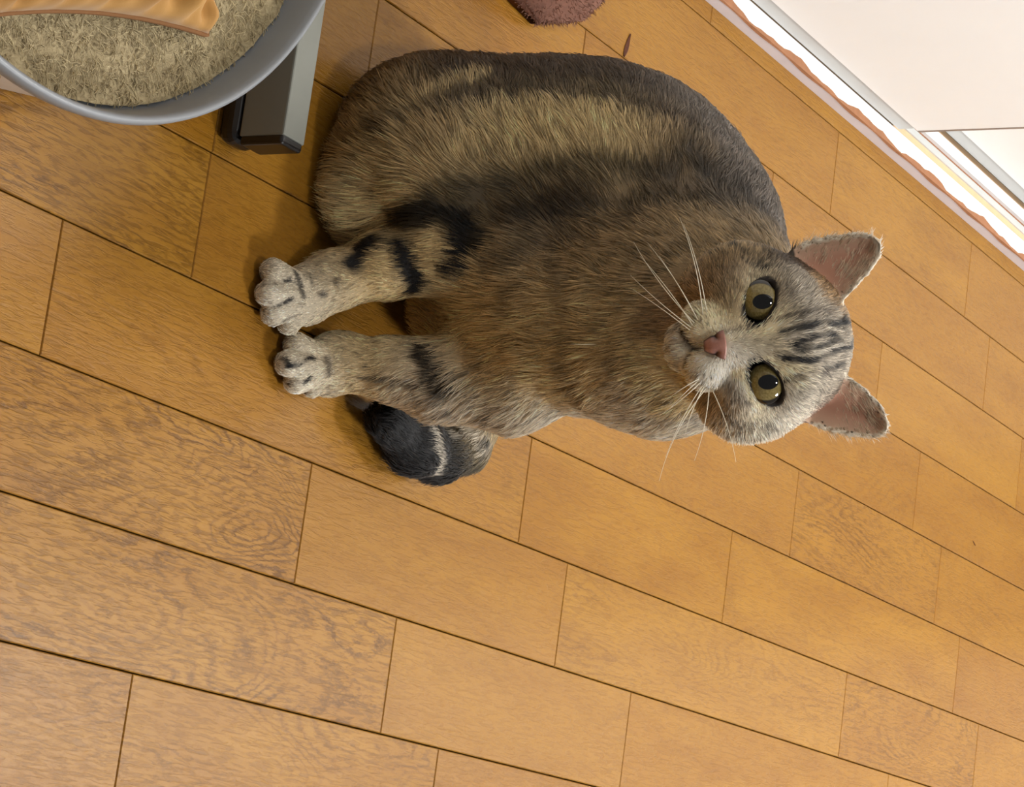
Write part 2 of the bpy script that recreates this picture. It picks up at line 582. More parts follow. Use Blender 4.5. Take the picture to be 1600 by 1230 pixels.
vs, fs = [], []
for top in (True, False):
    for j in range(n + 1):
        for i in range(n + 1):
            vs.append(cush_point(i, j, top))
N1 = (n + 1) * (n + 1)
for j in range(n):
    for i in range(n):
        a = j * (n + 1) + i
        fs.append((a, a + 1, a + n + 2, a + n + 1))
        fs.append((N1 + a + n + 1, N1 + a + n + 2, N1 + a + 1, N1 + a))
co = mesh_obj('cover', vs, fs, M_CLOTH, cush, True)
bm = bmesh.new(); bm.from_mesh(co.data); bmesh.ops.remove_doubles(bm, verts=bm.verts, dist=0.0002)
bmesh.ops.recalc_face_normals(bm, faces=bm.faces); bm.to_mesh(co.data); bm.free()
# piped seam
ring = [cush_point(i, 0, True) for i in range(n + 1)] + [cush_point(n, j, True) for j in range(1, n + 1)] + \
       [cush_point(i, n, True) for i in range(n - 1, -1, -1)] + [cush_point(0, j, True) for j in range(n - 1, 0, -1)]
tube_mesh('seam', [(p[0], p[1], 0.0657) for p in ring], 0.0016, plain('seam_cotton', lin(120, 78, 36), 0.85), cush, closed=True)

# ================================================================== the cat
HC = at(1185, 535, 0.085)                         # middle of the head
HF = CAM - HC; HF /= np.linalg.norm(HF)           # the cat looks straight at the photographer
_r = math.radians(4.0)
HU = RIGHT * math.cos(_r) + UP * math.sin(_r)
HU = HU - HF * (HU @ HF); HU /= np.linalg.norm(HU)
HS = np.cross(HF, HU); HS = HS if HS[0] > 0 else -HS   # towards the right of the upright photo


def hp(s, u, f):
    return HC + HS * s + HU * u + HF * f


class Field:
    """distance field on a grid, blended from tapered capsules and ellipsoids"""
    def __init__(self, lo, hi, h):
        self.lo = np.array(lo); self.h = h
        self.n = np.ceil((np.array(hi) - self.lo) / h).astype(int) + 1
        self.D = np.full(self.n, 0.08, np.float32)

    def region(self, lo, hi):
        a = np.maximum(0, np.floor((lo - self.lo) / self.h).astype(int))
        b = np.minimum(self.n, np.ceil((hi - self.lo) / self.h).astype(int) + 1)
        sl = tuple(slice(i, j) for i, j in zip(a, b))
        g = [(self.lo[k] + self.h * np.arange(a[k], b[k])).astype(np.float32) for k in range(3)]
        return sl, np.meshgrid(*g, indexing='ij')

    def blend(self, sl, d, k, sub=False):
        D = self.D[sl]
        if sub:
            d = -d
            hh = np.clip(0.5 + 0.5 * (d - D) / k, 0, 1)
            self.D[sl] = D + (d - D) * hh + k * hh * (1 - hh)
        else:
            hh = np.clip(0.5 + 0.5 * (d - D) / k, 0, 1)
            self.D[sl] = d + (D - d) * hh - k * hh * (1 - hh)

    def cap(self, p0, r0, p1, r1, k=0.012, sub=False):
        p0, p1 = np.asarray(p0, float), np.asarray(p1, float)
        R = max(r0, r1) + k * 1.5 + 0.004
        sl, (X, Y, Z) = self.region(np.minimum(p0, p1) - R, np.maximum(p0, p1) + R)
        v = p1 - p0; L2 = v @ v
        t = np.clip(((X - p0[0]) * v[0] + (Y - p0[1]) * v[1] + (Z - p0[2]) * v[2]) / L2, 0, 1)
        d = np.sqrt((X - p0[0] - t * v[0]) ** 2 + (Y - p0[1] - t * v[1]) ** 2 + (Z - p0[2] - t * v[2]) ** 2) - (r0 + (r1 - r0) * t)
        self.blend(sl, d, k, sub)

    def ell(self, c, rad, axes=None, k=0.012, sub=False):
        c = np.asarray(c, float); rad = np.asarray(rad, float)
        A = np.eye(3) if axes is None else np.array(axes)      # rows: the three axes
        R = rad.max() + k * 1.5 + 0.004
        sl, (X, Y, Z) = self.region(c - R, c + R)
        X = X - c[0]; Y = Y - c[1]; Z = Z - c[2]
        q = [(A[i, 0] * X + A[i, 1] * Y + A[i, 2] * Z) / rad[i] for i in range(3)]
        k0 = np.sqrt(q[0] ** 2 + q[1] ** 2 + q[2] ** 2) + 1e-9
        k1 = np.sqrt((q[0] / rad[0]) ** 2 + (q[1] / rad[1]) ** 2 + (q[2] / rad[2]) ** 2) + 1e-9
        self.blend(sl, k0 * (k0 - 1) / k1, k, sub)

    def chain(self, pts, radii, k=0.012):
        for i in range(len(pts) - 1): self.cap(pts[i], radii[i], pts[i + 1], radii[i + 1], k)

    def mesh(self):
        """surface nets"""
        D = self.D
        ins = D < 0
        nx, ny, nz = D.shape
        cnt = np.zeros((nx - 1, ny - 1, nz - 1), np.uint8)
        for dx in (0, 1):
            for dy in (0, 1):
                for dz in (0, 1):
                    cnt += ins[dx:nx - 1 + dx, dy:ny - 1 + dy, dz:nz - 1 + dz]
        cells = np.argwhere((cnt > 0) & (cnt < 8))
        idx = np.full(cnt.shape, -1, np.int32)
        idx[tuple(cells.T)] = np.arange(len(cells))
        acc = np.zeros((len(cells), 3)); num = np.zeros(len(cells))
        off = [(i, j, k) for i in (0, 1) for j in (0, 1) for k in (0, 1)]
        for a in off:
            for ax in range(3):
                if a[ax]: continue
                b = list(a); b[ax] = 1
                va = D[cells[:, 0] + a[0], cells[:, 1] + a[1], cells[:, 2] + a[2]]
                vb = D[cells[:, 0] + b[0], cells[:, 1] + b[1], cells[:, 2] + b[2]]
                m = (va < 0) != (vb < 0)
                t = va[m] / (va[m] - vb[m])
                p = np.tile(np.array(a, float), (m.sum(), 1)); p[:, ax] += t
                acc[m] += p; num[m] += 1
        V = self.lo + self.h * (cells + acc / num[:, None])
        F = []
        for ax in range(3):
            o1, o2 = [(1, 2), (2, 0), (0, 1)][ax]
            A = np.moveaxis(ins, ax, 0)
            e = np.argwhere(np.moveaxis(A[:-1] != A[1:], 0, ax))
            ok = (e[:, o1] > 0) & (e[:, o2] > 0) & (e[:, o1] < D.shape[o1] - 1) & (e[:, o2] < D.shape[o2] - 1)
            e = e[ok]
            def cell(d1, d2):
                q = e.copy(); q[:, o1] -= d1; q[:, o2] -= d2
                return idx[q[:, 0], q[:, 1], q[:, 2]]
            quad = np.stack([cell(1, 1), cell(0, 1), cell(0, 0), cell(1, 0)], 1)
            flip = ~ins[tuple(e.T)]
            quad[flip] = quad[flip][:, ::-1]
            F.append(quad)
        return V, np.concatenate(F)


fld = Field((-0.265, -0.02, -0.004), (0.10, 0.345, 0.385), 0.0018)
# trunk
fld.ell((-0.108, 0.190, 0.118), (0.103, 0.105, 0.110), k=0.03)
fld.ell((-0.140, 0.128, 0.064), (0.066, 0.078, 0.062), k=0.03)           # right haunch
fld.ell((-0.148, 0.160, 0.098), (0.056, 0.070, 0.070), k=0.026)
fld.ell((-0.050, 0.205, 0.058), (0.052, 0.085, 0.056), k=0.03)           # left haunch
fld.ell((-0.162, 0.110, 0.042), (0.042, 0.056, 0.045), k=0.03)           # outer thigh
fld.ell((-0.125, 0.088, 0.022), (0.036, 0.040, 0.024), k=0.02)           # right hind foot under the fluff
fld.ell((-0.046, 0.120, 0.142), (0.054, 0.056, 0.074), k=0.03)           # chest
fld.ell((-0.044, 0.125, 0.203), (0.066, 0.056, 0.058), k=0.025)          # ruff
fld.cap((-0.045, 0.135, 0.245), 0.045, (-0.095, 0.185, 0.190), 0.055, k=0.03)
# forelegs
for side in (0, 1):
    if side == 0:
        sh, el, wr, pw = at(800, 405, 0.100), at(690, 393, 0.080), at(520, 440, 0.042), np.array([-0.0585, 0.024, 0.0125])
        toes = [(424, 424, 0.0078), (416, 459, 0.0078), (424, 489, 0.0076), (448, 506, 0.0066)]
    else:
        sh, el, wr, pw = at(800, 590, 0.110), at(690, 592, 0.090), at(535, 565, 0.058), np.array([-0.0170, 0.050, 0.0125])
        toes = [(460, 540, 0.0078), (447, 568, 0.0080), (460, 596, 0.0076), (486, 604, 0.0066)]
    fld.chain([sh, el, (el + wr) / 2, wr, pw], [0.034, 0.0225, 0.0165, 0.0145, 0.0135], 0.014)
    fld.ell(pw + np.array([0, 0.005, 0.0]), (0.0172, 0.020, 0.0115), k=0.008)
    for px, py, r in toes:
        t_ = atz(px, py, 0.0095)
        t_ = t_ + np.array([0, 0.002, 0])
        fld.cap(t_, r, pw + (t_ - pw) * 0.45 + np.array([0, 0.002, 0.0065]), r * 0.85, k=0.0018)
# tail, curled round to the right
tail_px = [(800, 560, 0.030), (770, 610, 0.026), (742, 655, 0.022), (722, 694, 0.020), (688, 708, 0.020), (650, 697, 0.020), (608, 660, 0.020)]
tail_pts = [np.array([-0.10, 0.285, 0.045])] + [atz(*q) for q in tail_px]
fld.chain(tail_pts, [0.026, 0.020, 0.016, 0.0155, 0.016, 0.0165, 0.0165, 0.0125], 0.010)
# head
AX = [HS, HU, HF]
fld.ell(hp(0, 0.008, -0.012), (0.047, 0.045, 0.049), AX, k=0.025)
for s in (-1, 1):
    fld.ell(hp(s * 0.029, -0.008, -0.002), (0.027, 0.028, 0.028), AX, k=0.016)     # cheeks
    fld.ell(hp(s * 0.022, 0.018, 0.021), (0.016, 0.011, 0.014), AX, k=0.014)       # brows
    fld.ell(hp(s * 0.024, -0.012, 0.022), (0.014, 0.010, 0.013), AX, k=0.012)      # below the eyes
fld.cap(hp(0, 0.018, 0.024), 0.0145, hp(0, -0.019, 0.0375), 0.0100, k=0.014)       # bridge
for s in (-1, 1):
    fld.ell(hp(s * 0.0110, -0.0305, 0.0315), (0.0140, 0.0118, 0.0130), AX, k=0.006)  # whisker pads
fld.ell(hp(0, -0.0425, 0.0265), (0.0140, 0.0085, 0.011), AX, k=0.004)              # chin
fld.ell(hp(0, -0.0350, 0.0445), (0.0014, 0.006, 0.009), AX, k=0.003, sub=True)     # lip cleft
for s in (-1, 1):                                                                  # mouth corners
    fld.cap(hp(0, -0.0380, 0.0415), 0.0013, hp(s * 0.009, -0.0425, 0.0400), 0.0012, k=0.002, sub=True)
    fld.cap(hp(s * 0.009, -0.0425, 0.0400), 0.0012, hp(s * 0.017, -0.0410, 0.0310), 0.0010, k=0.002, sub=True)
EYEA = 0.45
for s in (-1, 1):
    ea = [HS * math.cos(EYEA * s) + HU * math.sin(EYEA * s), -HS * math.sin(EYEA * s) + HU * math.cos(EYEA * s), HF]
    fld.ell(hp(s * 0.0222, 0.0025, 0.040), (0.0133, 0.0073, 0.022), ea, k=0.0012, sub=True)


def hplane(px, py, f=-0.004):
    d = RIGHT * (px - 800) - UP * (py - 615) - BACK * FOC
    t = ((hp(0, 0, f) - CAM) @ HF) / (d @ HF)
    q = CAM + d * t - HC
    return np.array([q @ HS, q @ HU])


EAR = [np.array([hplane(*q) for q in pl]) for pl in (
    [(1228, 400), (1240, 388), (1262, 376), (1300, 368), (1345, 363), (1366, 367), (1377, 380), (1376, 402), (1358, 428), (1330, 457), (1304, 486), (1285, 505), (1250, 490), (1235, 440)],
    [(1250, 630), (1250, 652), (1266, 663), (1290, 673), (1330, 682), (1366, 686), (1385, 680), (1390, 662), (1379, 636), (1354, 608), (1328, 589), (1306, 580), (1285, 580), (1262, 605)])]


def poly_sd(P2, poly):
    """signed distance of points to a closed outline, negative inside"""
    d = np.full(P2.shape[0], 1e9); sgn = np.zeros(P2.shape[0], bool)
    n_ = len(poly)
    for i in range(n_):
        a, b = poly[i], poly[(i + 1) % n_]
        v = b - a; w_ = P2 - a
        t = np.clip((w_ @ v) / (v @ v), 0, 1)
        d = np.minimum(d, ((w_ - t[:, None] * v) ** 2).sum(1))
        c1 = (a[1] <= P2[:, 1]) != (b[1] <= P2[:, 1])
        xi = a[0] + (P2[:, 1] - a[1]) / (v[1] if abs(v[1]) > 1e-12 else 1e-12) * v[0]
        sgn ^= c1 & (P2[:, 0] < xi)
    d = np.sqrt(d)
    return np.where(sgn, -d, d)


def ear_cup(k, S2, U2, e):
    """depth of the ear's sheet along the face axis"""
    s = -1 if k == 0 else 1
    inner = np.clip(-e, 0, 0.02)
    return -0.003 - 0.30 * (S2 * s - 0.03) - 0.10 * (U2 - 0.04) - 0.012 * (1 - np.exp(-inner / 0.006))


for k in (0, 1):
    cen_ = EAR[k].mean(0)
    b = hp(cen_[0], cen_[1], -0.012)
    sl, (X, Y, Z) = fld.region(b - 0.045, b + 0.045)
    P = np.stack([X.ravel() - HC[0], Y.ravel() - HC[1], Z.ravel() - HC[2]], -1)
    S2, U2, F2 = P @ HS, P @ HU, P @ HF
    e = poly_sd(np.stack([S2, U2], 1), EAR[k])
    cup = ear_cup(k, S2, U2, e)
    d = np.maximum((np.abs(F2 - cup) - 0.0021) * 0.8, e)
    fld.blend(sl, d.reshape(X.shape).astype(np.float32), 0.0028)
VC, FC = fld.mesh()
M_SKIN = plain('cat_skin', lin(120, 104, 84), 0.8)
cat = empty('cat', (-0.08, 0.13, 0.0))
tag(cat, 'grey brown tabby cat sitting on the wooden floor and looking up', 'cat')
body = mesh_obj('body', VC - np.array([-0.08, 0.13, 0]), FC, M_SKIN, cat, True)
print('CAT', len(VC), len(FC))

# ------------------------------------------------------------------ coat pattern and painted shade (points of the coat found on the body itself)
bvh = BVHTree.FromPolygons([tuple(v) for v in VC], [tuple(map(int, f)) for f in FC])


def on(px, py):
    d = RIGHT * (px - 800) - UP * (py - 615) - BACK * FOC
    h = bvh.ray_cast(Vector(CAM), Vector(d).normalized())
    if h[0] is None:
        h = bvh.find_nearest(Vector(at(px, py, 0.13)))
    return np.array(h[0])


TAN, BRN, DRK, BLK = lin(206, 178, 126), lin(150, 124, 86), lin(64, 51, 38), lin(15, 11, 8)
GRY, LGR, CRM, WHT = lin(150, 137, 118), lin(200, 187, 166), lin(234, 213, 168), lin(244, 233, 212)
TOPG, RUST, PINKB, PAW = lin(94, 84, 74), lin(146, 116, 80), lin(160, 118, 98), lin(190, 174, 146)
BASE = [  # px, py, colour
    (560, 140, DRK), (620, 160, BRN), (720, 120, DRK), (860, 110, DRK), (980, 130, DRK), (1080, 180, TOPG), (1150, 230, TOPG), (1190, 290, TOPG),
    (540, 220, BRN), (520, 300, TAN), (530, 360, TAN), (590, 320, TAN), (600, 250, TAN), (680, 230, BRN), (760, 240, TAN), (860, 225, TAN), (960, 215, TAN),
    (1040, 220, BRN), (660, 300, TAN), (760, 300, DRK), (900, 300, DRK), (1040, 290, DRK), (1150, 320, TOPG), (860, 350, DRK), (980, 350, BRN), (1080, 345, BRN),
    (1160, 355, BRN), (800, 420, BRN), (880, 410, BRN), (960, 400, BRN), (1040, 400, BRN), (760, 480, TAN), (700, 500, TAN), (820, 500, TAN), (900, 500, TAN), (980, 480, TAN),
    (1030, 500, RUST), (1030, 560, TAN), (960, 560, TAN), (880, 580, TAN), (800, 590, TAN), (740, 570, TAN), (700, 620, LGR), (800, 640, LGR), (880, 650, LGR), (960, 670, WHT),  # lower edge of the flank painted paler for the light on it
    (1040, 670, LGR), (1100, 660, LGR), (1060, 620, TAN), (980, 630, LGR), (620, 400, TAN), (560, 430, TAN), (500, 440, PAW), (440, 440, PAW), (430, 490, WHT), (470, 490, PAW),
    (600, 560, TAN), (550, 560, TAN), (640, 600, LGR), (500, 560, PAW), (460, 560, PAW), (470, 600, WHT), (700, 400, TAN), (640, 500, TAN),  # lit edge of the lower paw painted white
    # head
    (1250, 530, GRY), (1300, 530, GRY), (1230, 440, GRY), (1210, 400, DRK), (1170, 390, BRN), (1250, 400, DRK), (1240, 640, LGR), (1270, 620, GRY), (1220, 660, LGR), (1160, 655, LGR),
    (1140, 430, RUST), (1110, 440, RUST), (1130, 400, BRN), (1150, 470, BRN), (1165, 440, GRY), (1130, 620, BRN), (1150, 605, GRY), (1150, 635, RUST), (1180, 645, CRM),
    (1100, 500, CRM), (1080, 510, CRM), (1095, 590, WHT), (1120, 590, WHT), (1075, 575, CRM), (1055, 545, LGR), (1060, 520, LGR), (1150, 540, LGR), (1135, 545, LGR),
    (1180, 540, GRY), (1215, 540, GRY), (1165, 510, CRM), (1195, 515, CRM), (1180, 575, WHT), (1155, 580, WHT), (1215, 575, CRM), (1170, 620, WHT), (1215, 625, LGR), (1175, 450, CRM),
    (1340, 400, PINKB), (1300, 410, PINKB), (1360, 385, GRY), (1300, 450, RUST), (1340, 655, PINKB), (1310, 640, PINKB), (1375, 670, TAN), (1315, 610, GRY),
    (735, 655, LGR), (750, 660, LGR), (700, 710, BLK), (650, 700, BLK), (620, 670, BLK)]
STRIPES_AND_SHADE = [  # markings and painted shade: polyline on the coat, half width in mm, colour, strength
    ([(540, 150), (620, 112), (720, 98), (850, 100), (960, 118)], 5, DRK, 0.8),
    ([(600, 205), (680, 170), (780, 152), (880, 150), (980, 165), (1080, 195)], 5, DRK, 0.75),
    ([(640, 335), (690, 314), (773, 299), (870, 275), (919, 252), (968, 268), (1041, 268), (1080, 240), (1120, 290)], 6, BLK, 0.62),
    ([(700, 345), (821, 338), (968, 323), (1114, 314), (1195, 330)], 7, BLK, 0.55),
    ([(1080, 235), (1110, 265), (1160, 300)], 9, BLK, 0.5),
    ([(640, 175), (700, 140), (760, 122)], 4, TAN, 0.6),
    ([(690, 250), (780, 225), (880, 205), (970, 205)], 6, TAN, 0.5),
    ([(880, 420), (902, 500), (890, 560), (905, 620), (950, 668)], 4, DRK, 0.5),
    ([(965, 430), (945, 500), (962, 570), (985, 625)], 3.5, DRK, 0.4),
    ([(820, 440), (808, 520), (815, 580)], 3.5, DRK, 0.35),
    ([(1010, 400), (990, 450), (1000, 500)], 3.5, DRK, 0.3),
    ([(900, 600), (935, 650), (990, 676)], 2.5, DRK, 0.5),
    ([(780, 420), (850, 390), (930, 360), (1000, 342)], 5, DRK, 0.5),  # shade of the shoulder fold painted into the coat
    ([(552, 412), (570, 385), (600, 368)], 6, BLK, 1.0),
    ([(632, 385), (640, 415), (652, 446)], 7.5, BLK, 1.0),
    ([(735, 365), (738, 395), (715, 428)], 6.5, BLK, 1.0),
    ([(630, 345), (680, 335), (740, 350), (760, 380)], 7.5, BLK, 0.95),
    ([(662, 548), (680, 580), (705, 606)], 6, BLK, 0.95),
    ([(560, 590), (610, 593), (660, 605)], 1.3, BLK, 0.7),
    ([(573, 572), (575, 574)], 2.4, BLK, 0.9), ([(503, 460), (508, 459)], 2.2, BLK, 0.9), ([(526, 440), (528, 440)], 1.8, DRK, 0.8),
    ([(462, 425), (470, 446), (476, 466)], 1.3, BLK, 0.85), ([(485, 428), (488, 445)], 1.1, BLK, 0.8), ([(512, 562), (516, 584)], 2.0, DRK, 0.8),
    # face
    ([(1220, 519), (1264, 509), (1302, 505), (1328, 506)], 1.9, BLK, 1.0), ([(1237, 541), (1264, 525), (1302, 524)], 1.5, BLK, 1.0),
    ([(1218, 557), (1254, 562), (1275, 558), (1306, 545), (1328, 541)], 1.8, BLK, 1.0), ([(1244, 547), (1278, 540), (1305, 532)], 1.3, BLK, 0.9),
    ([(1285, 577), (1310, 569), (1330, 567)], 2.0, BLK, 0.9), ([(1228, 592), (1262, 579), (1290, 577)], 1.4, DRK, 0.8), ([(1213, 500), (1250, 490), (1295, 486)], 1.6, DRK, 0.8),
    ([(1225, 530), (1255, 518), (1300, 515)], 1.0, LGR, 0.8), ([(1235, 551), (1275, 549), (1310, 538)], 0.9, LGR, 0.8),
    ([(1141, 385), (1155, 396), (1168, 409), (1199, 421)], 1.6, BLK, 0.9), ([(1110, 400), (1090, 425), (1080, 455)], 2.0, DRK, 0.6),
    ([(1120, 420), (1150, 445), (1165, 465)], 2.0, BRN, 0.6), ([(1130, 640), (1160, 662), (1205, 665)], 1.8, DRK, 0.75),
    ([(1135, 600), (1150, 618), (1165, 630)], 2.0, DRK, 0.5),
    ([(1108, 480), (1106, 505)], 0.7, BLK, 0.8), ([(1098, 478), (1094, 503)], 0.7, DRK, 0.8), ([(1088, 484), (1085, 505)], 0.7, DRK, 0.7),
    ([(1100, 580), (1098, 600)], 0.7, DRK, 0.7), ([(1090, 585), (1086, 604)], 0.7, DRK, 0.7), ([(1111, 585), (1113, 605)], 0.7, DRK, 0.6),
    ([(1094, 546), (1084, 546), (1074, 532), (1066, 515), (1066, 502)], 1.9, BLK, 1.0), ([(1084, 546), (1074, 560), (1070, 576)], 1.7, BLK, 1.0), ([(1182, 506), (1170, 514)], 1.6, BLK, 0.95), ([(1178, 576), (1168, 569)], 1.4, BLK, 0.95),
    ([(1118, 520), (1135, 528), (1150, 530)], 1.0, CRM, 0.5),
    ([(412, 446), (432, 445), (454, 437)], 1.3, BLK, 1.0), ([(412, 485), (430, 480), (456, 467)], 1.3, BLK, 1.0), ([(426, 508), (448, 499), (470, 490)], 0.8, BLK, 0.6),  # shaded creases between the toes painted as black strokes
    ([(443, 559), (452, 567)], 1.3, BLK, 0.9), ([(452, 572), (471, 571), (482, 560), (492, 561)], 1.2, BLK, 1.0), ([(441, 590), (453, 600)], 1.3, BLK, 0.9), ([(476, 600), (487, 589)], 1.1, BLK, 1.0),  # claws, and toe creases with their shade painted in black
    ([(475, 575), (490, 590), (498, 600)], 0.0008, BLK, 0.0),
    ([(1162, 462), (1163, 485), (1172, 510), (1192, 520), (1210, 512)], 2.0, CRM, 0.85), ([(1170, 450), (1185, 440)], 1.5, CRM, 0.6),
    ([(1150, 583), (1163, 580), (1166, 600), (1172, 622), (1190, 636)], 2.2, CRM, 0.9), ([(1172, 568), (1195, 562), (1213, 572), (1230, 580)], 2.0, CRM, 0.85),
    ([(1130, 520), (1150, 515), (1168, 512)], 1.0, DRK, 0.6), ([(1130, 572), (1150, 570), (1168, 576)], 0.8, BRN, 0.5),
    # tail rings
    ([(690, 740), (690, 700), (685, 670)], 3.0, LGR, 0.75), ([(760, 690), (735, 670), (715, 640)], 7, LGR, 0.8), ([(770, 650), (762, 690)], 3.0, BLK, 0.8)]
base_p = np.array([on(a, b) for a, b, c_ in BASE]); base_c = np.array([c_ for a, b, c_ in BASE])
# the side the photograph does not show keeps the coat of the nearest seen side
hid = [((-0.06, 0.29, 0.12), DRK), ((-0.14, 0.28, 0.10), BRN), ((-0.02, 0.27, 0.10), BRN), ((-0.06, 0.24, 0.21), DRK), ((0.01, 0.2, 0.05), TAN), ((-0.04, 0.15, 0.28), GRY), ((-0.20, 0.22, 0.06), BRN),
       ((-0.06, 0.30, 0.03), DRK), ((0.0, 0.2, 0.14), GRY)]
hid += [(q, BLK) for q in tail_pts[4:]] + [((tail_pts[6] + tail_pts[7]) / 2, BLK), (tail_pts[7] + np.array([-0.01, -0.008, 0]), BLK), (tail_pts[7] + np.array([0.012, -0.004, 0]), BLK)]
base_p = np.vstack([base_p, [h[0] for h in hid]]); base_c = np.vstack([base_c, [h[1] for h in hid]])
stripes_shade3 = [(np.array([on(*q) for q in pl]), hw * 0.001, np.array(c_), st) for pl, hw, c_, st in STRIPES_AND_SHADE]
EYES = [hp(-0.0222, 0.0025, 0.0238), hp(0.0222, 0.0025, 0.0238)]
NOSE = hp(0, -0.0228, 0.0470)


def wobble(P, f, seed):
    r = np.random.default_rng(seed)
    out = np.zeros(len(P))
    for k in range(5):
        d = r.normal(size=3); d /= np.linalg.norm(d)
        out += np.sin(P @ d * f * r.uniform(0.6, 1.7) + r.uniform(0, 6.28))
    return out / 2.2


def coat(P, soft=1.0):
    out = np.zeros((len(P), 3))
    B = 20000
    for s in range(0, len(P), B):
        p = P[s:s + B]
        d2 = ((p[:, None, :] - base_p[None]) ** 2).sum(2)
        # width adapts: fine on the head and paws, broad on the trunk
        hd = np.linalg.norm(p - HC, axis=1)
        sg = np.where(hd < 0.075, 0.0075, 0.016)
        m = d2.min(1, keepdims=True)
        wt = np.exp(-(d2 - m) / (2 * sg[:, None] ** 2))
        wt /= wt.sum(1, keepdims=True)
        c = wt @ base_c
        for k, (pl, hw, cc, st) in enumerate(stripes_shade3):
            lo, hi = pl.min(0) - hw * 3 - 0.004, pl.max(0) + hw * 3 + 0.004
            m_ = np.all((p > lo) & (p < hi), 1)
            if not m_.any(): continue
            q = p[m_]
            dd = np.full(len(q), 9.0)
            for a, b in zip(pl[:-1], pl[1:]):
                v = b - a
                t = np.clip(((q - a) @ v) / max(v @ v, 1e-12), 0, 1)
                dd = np.minimum(dd, np.linalg.norm(q - a - t[:, None] * v, axis=1))
            dd = dd + hw * 0.35 * wobble(q, 220, 5 + k)
            f = st * np.clip(1.5 - dd / hw, 0, 1)
            c[m_] = c[m_] * (1 - f[:, None]) + cc * f[:, None]
        out[s:s + B] = c
    return out


# ------------------------------------------------------------------ fur
me = body.data
nrm = np.zeros(len(VC) * 3); me.vertices.foreach_get('normal', nrm); nrm = nrm.reshape(-1, 3)
# relax the surface once before growing on it
tri = np.concatenate([FC[:, [0, 1, 2]], FC[:, [0, 2, 3]]])
A_, B_, C_ = VC[tri[:, 0]], VC[tri[:, 1]], VC[tri[:, 2]]
area = np.linalg.norm(np.cross(B_ - A_, C_ - A_), axis=1) / 2
cen = (A_ + B_ + C_) / 3
hdist = np.linalg.norm(cen - HC, axis=1)
dens = np.where(hdist < 0.075, 2.0, 1.0) * np.where(cen[:, 1] > 0.24, 0.55, 1.0) * np.where(cen[:, 2] < 0.004, 0.15, 1.0)
pawm = (cen[:, 2] < 0.03) & (cen[:, 1] < 0.075) & (cen[:, 0] > -0.095)
dens = np.where(pawm, 2.0, dens)
NH = 190000
pick = rng.choice(len(tri), NH, p=area * dens / (area * dens).sum())
r1, r2 = rng.random(NH), rng.random(NH)
sq = np.sqrt(r1)
wa, wb, wc = 1 - sq, sq * (1 - r2), sq * r2
root = A_[pick] * wa[:, None] + B_[pick] * wb[:, None] + C_[pick] * wc[:, None]
nv = nrm[tri[pick, 0]] * wa[:, None] + nrm[tri[pick, 1]] * wb[:, None] + nrm[tri[pick, 2]] * wc[:, None]
nv /= np.linalg.norm(nv, axis=1, keepdims=True) + 1e-9
# none on the eyes, nose and in the mouth
ok = np.ones(NH, bool)
for k_, e in enumerate(EYES):
    s_ = -1 if k_ == 0 else 1
    q_ = root - e
    x_, y_ = q_ @ HS, q_ @ HU
    xr = x_ * math.cos(EYEA * s_) + y_ * math.sin(EYEA * s_); yr = -x_ * math.sin(EYEA * s_) + y_ * math.cos(EYEA * s_)
    ok &= ~(((xr / 0.0143) ** 2 + (yr / 0.0086) ** 2 < 1) & (q_ @ HF > 0))
ok &= np.linalg.norm((root - NOSE) * 1.0, axis=1) > 0.0062
root, nv = root[ok], nv[ok]
NH = len(root)
# combing: direction the hair lies in, from points over the coat
COMB = [  # px, py, world direction, length mm
    (560, 150, (-0.5, 0.1, -0.8), 11), (650, 120, (-0.8, 0.2, -0.4), 11), (760, 110, (-0.8, 0.3, -0.35), 11), (900, 120, (-0.8, 0.3, -0.3), 10), (1050, 170, (-0.7, 0.5, -0.1), 9),
    (1150, 240, (-0.6, 0.6, 0.1), 9), (600, 230, (-0.5, 0.0, -0.8), 13), (520, 300, (-0.1, -0.35, -0.8), 15), (540, 370, (0.15, -0.4, -0.8), 15), (620, 330, (0.2, -0.3, -0.9), 15),
    (700, 250, (-0.7, 0.1, -0.5), 12), (850, 230, (-0.75, 0.2, -0.45), 11), (1000, 230, (-0.7, 0.3, -0.3), 10), (760, 320, (-0.5, 0.0, -0.8), 13), (900, 320, (-0.6, 0.1, -0.6), 11),
    (1050, 310, (-0.6, 0.3, -0.4), 9), (860, 400, (-0.3, -0.1, -0.9), 11), (980, 390, (-0.4, 0.0, -0.9), 9), (1080, 360, (-0.5, 0.1, -0.7), 8), (760, 440, (-0.1, -0.2, -0.95), 13), (700, 500, (0.0, -0.35, -0.95), 15),
    (800, 520, (0.05, -0.3, -0.95), 13), (900, 500, (0.0, -0.25, -0.95), 12), (1000, 500, (0, -0.3, -0.9), 11), (900, 580, (0.3, -0.2, -0.9), 11), (980, 620, (0.5, -0.1, -0.8), 9), (1060, 640, (0.6, -0.1, -0.7), 8),
    (760, 590, (0.25, -0.3, -0.9), 13), (700, 625, (0.45, -0.1, -0.85), 11), (800, 640, (0.5, 0.0, -0.8), 10), (900, 655, (0.6, 0.0, -0.7), 9),
    (640, 400, (0.05, -0.3, -0.95), 6), (560, 430, (0, -0.3, -0.95), 4), (480, 445, (0.05, -0.6, -0.8), 2.4), (430, 460, (0.1, -0.9, -0.35), 2.0),
    (620, 570, (0.1, -0.3, -0.95), 6), (560, 565, (0.05, -0.3, -0.95), 4), (500, 565, (0.05, -0.6, -0.8), 2.4), (455, 570, (0.1, -0.9, -0.35), 2.0), (620, 600, (0.6, -0.2, -0.75), 7)]
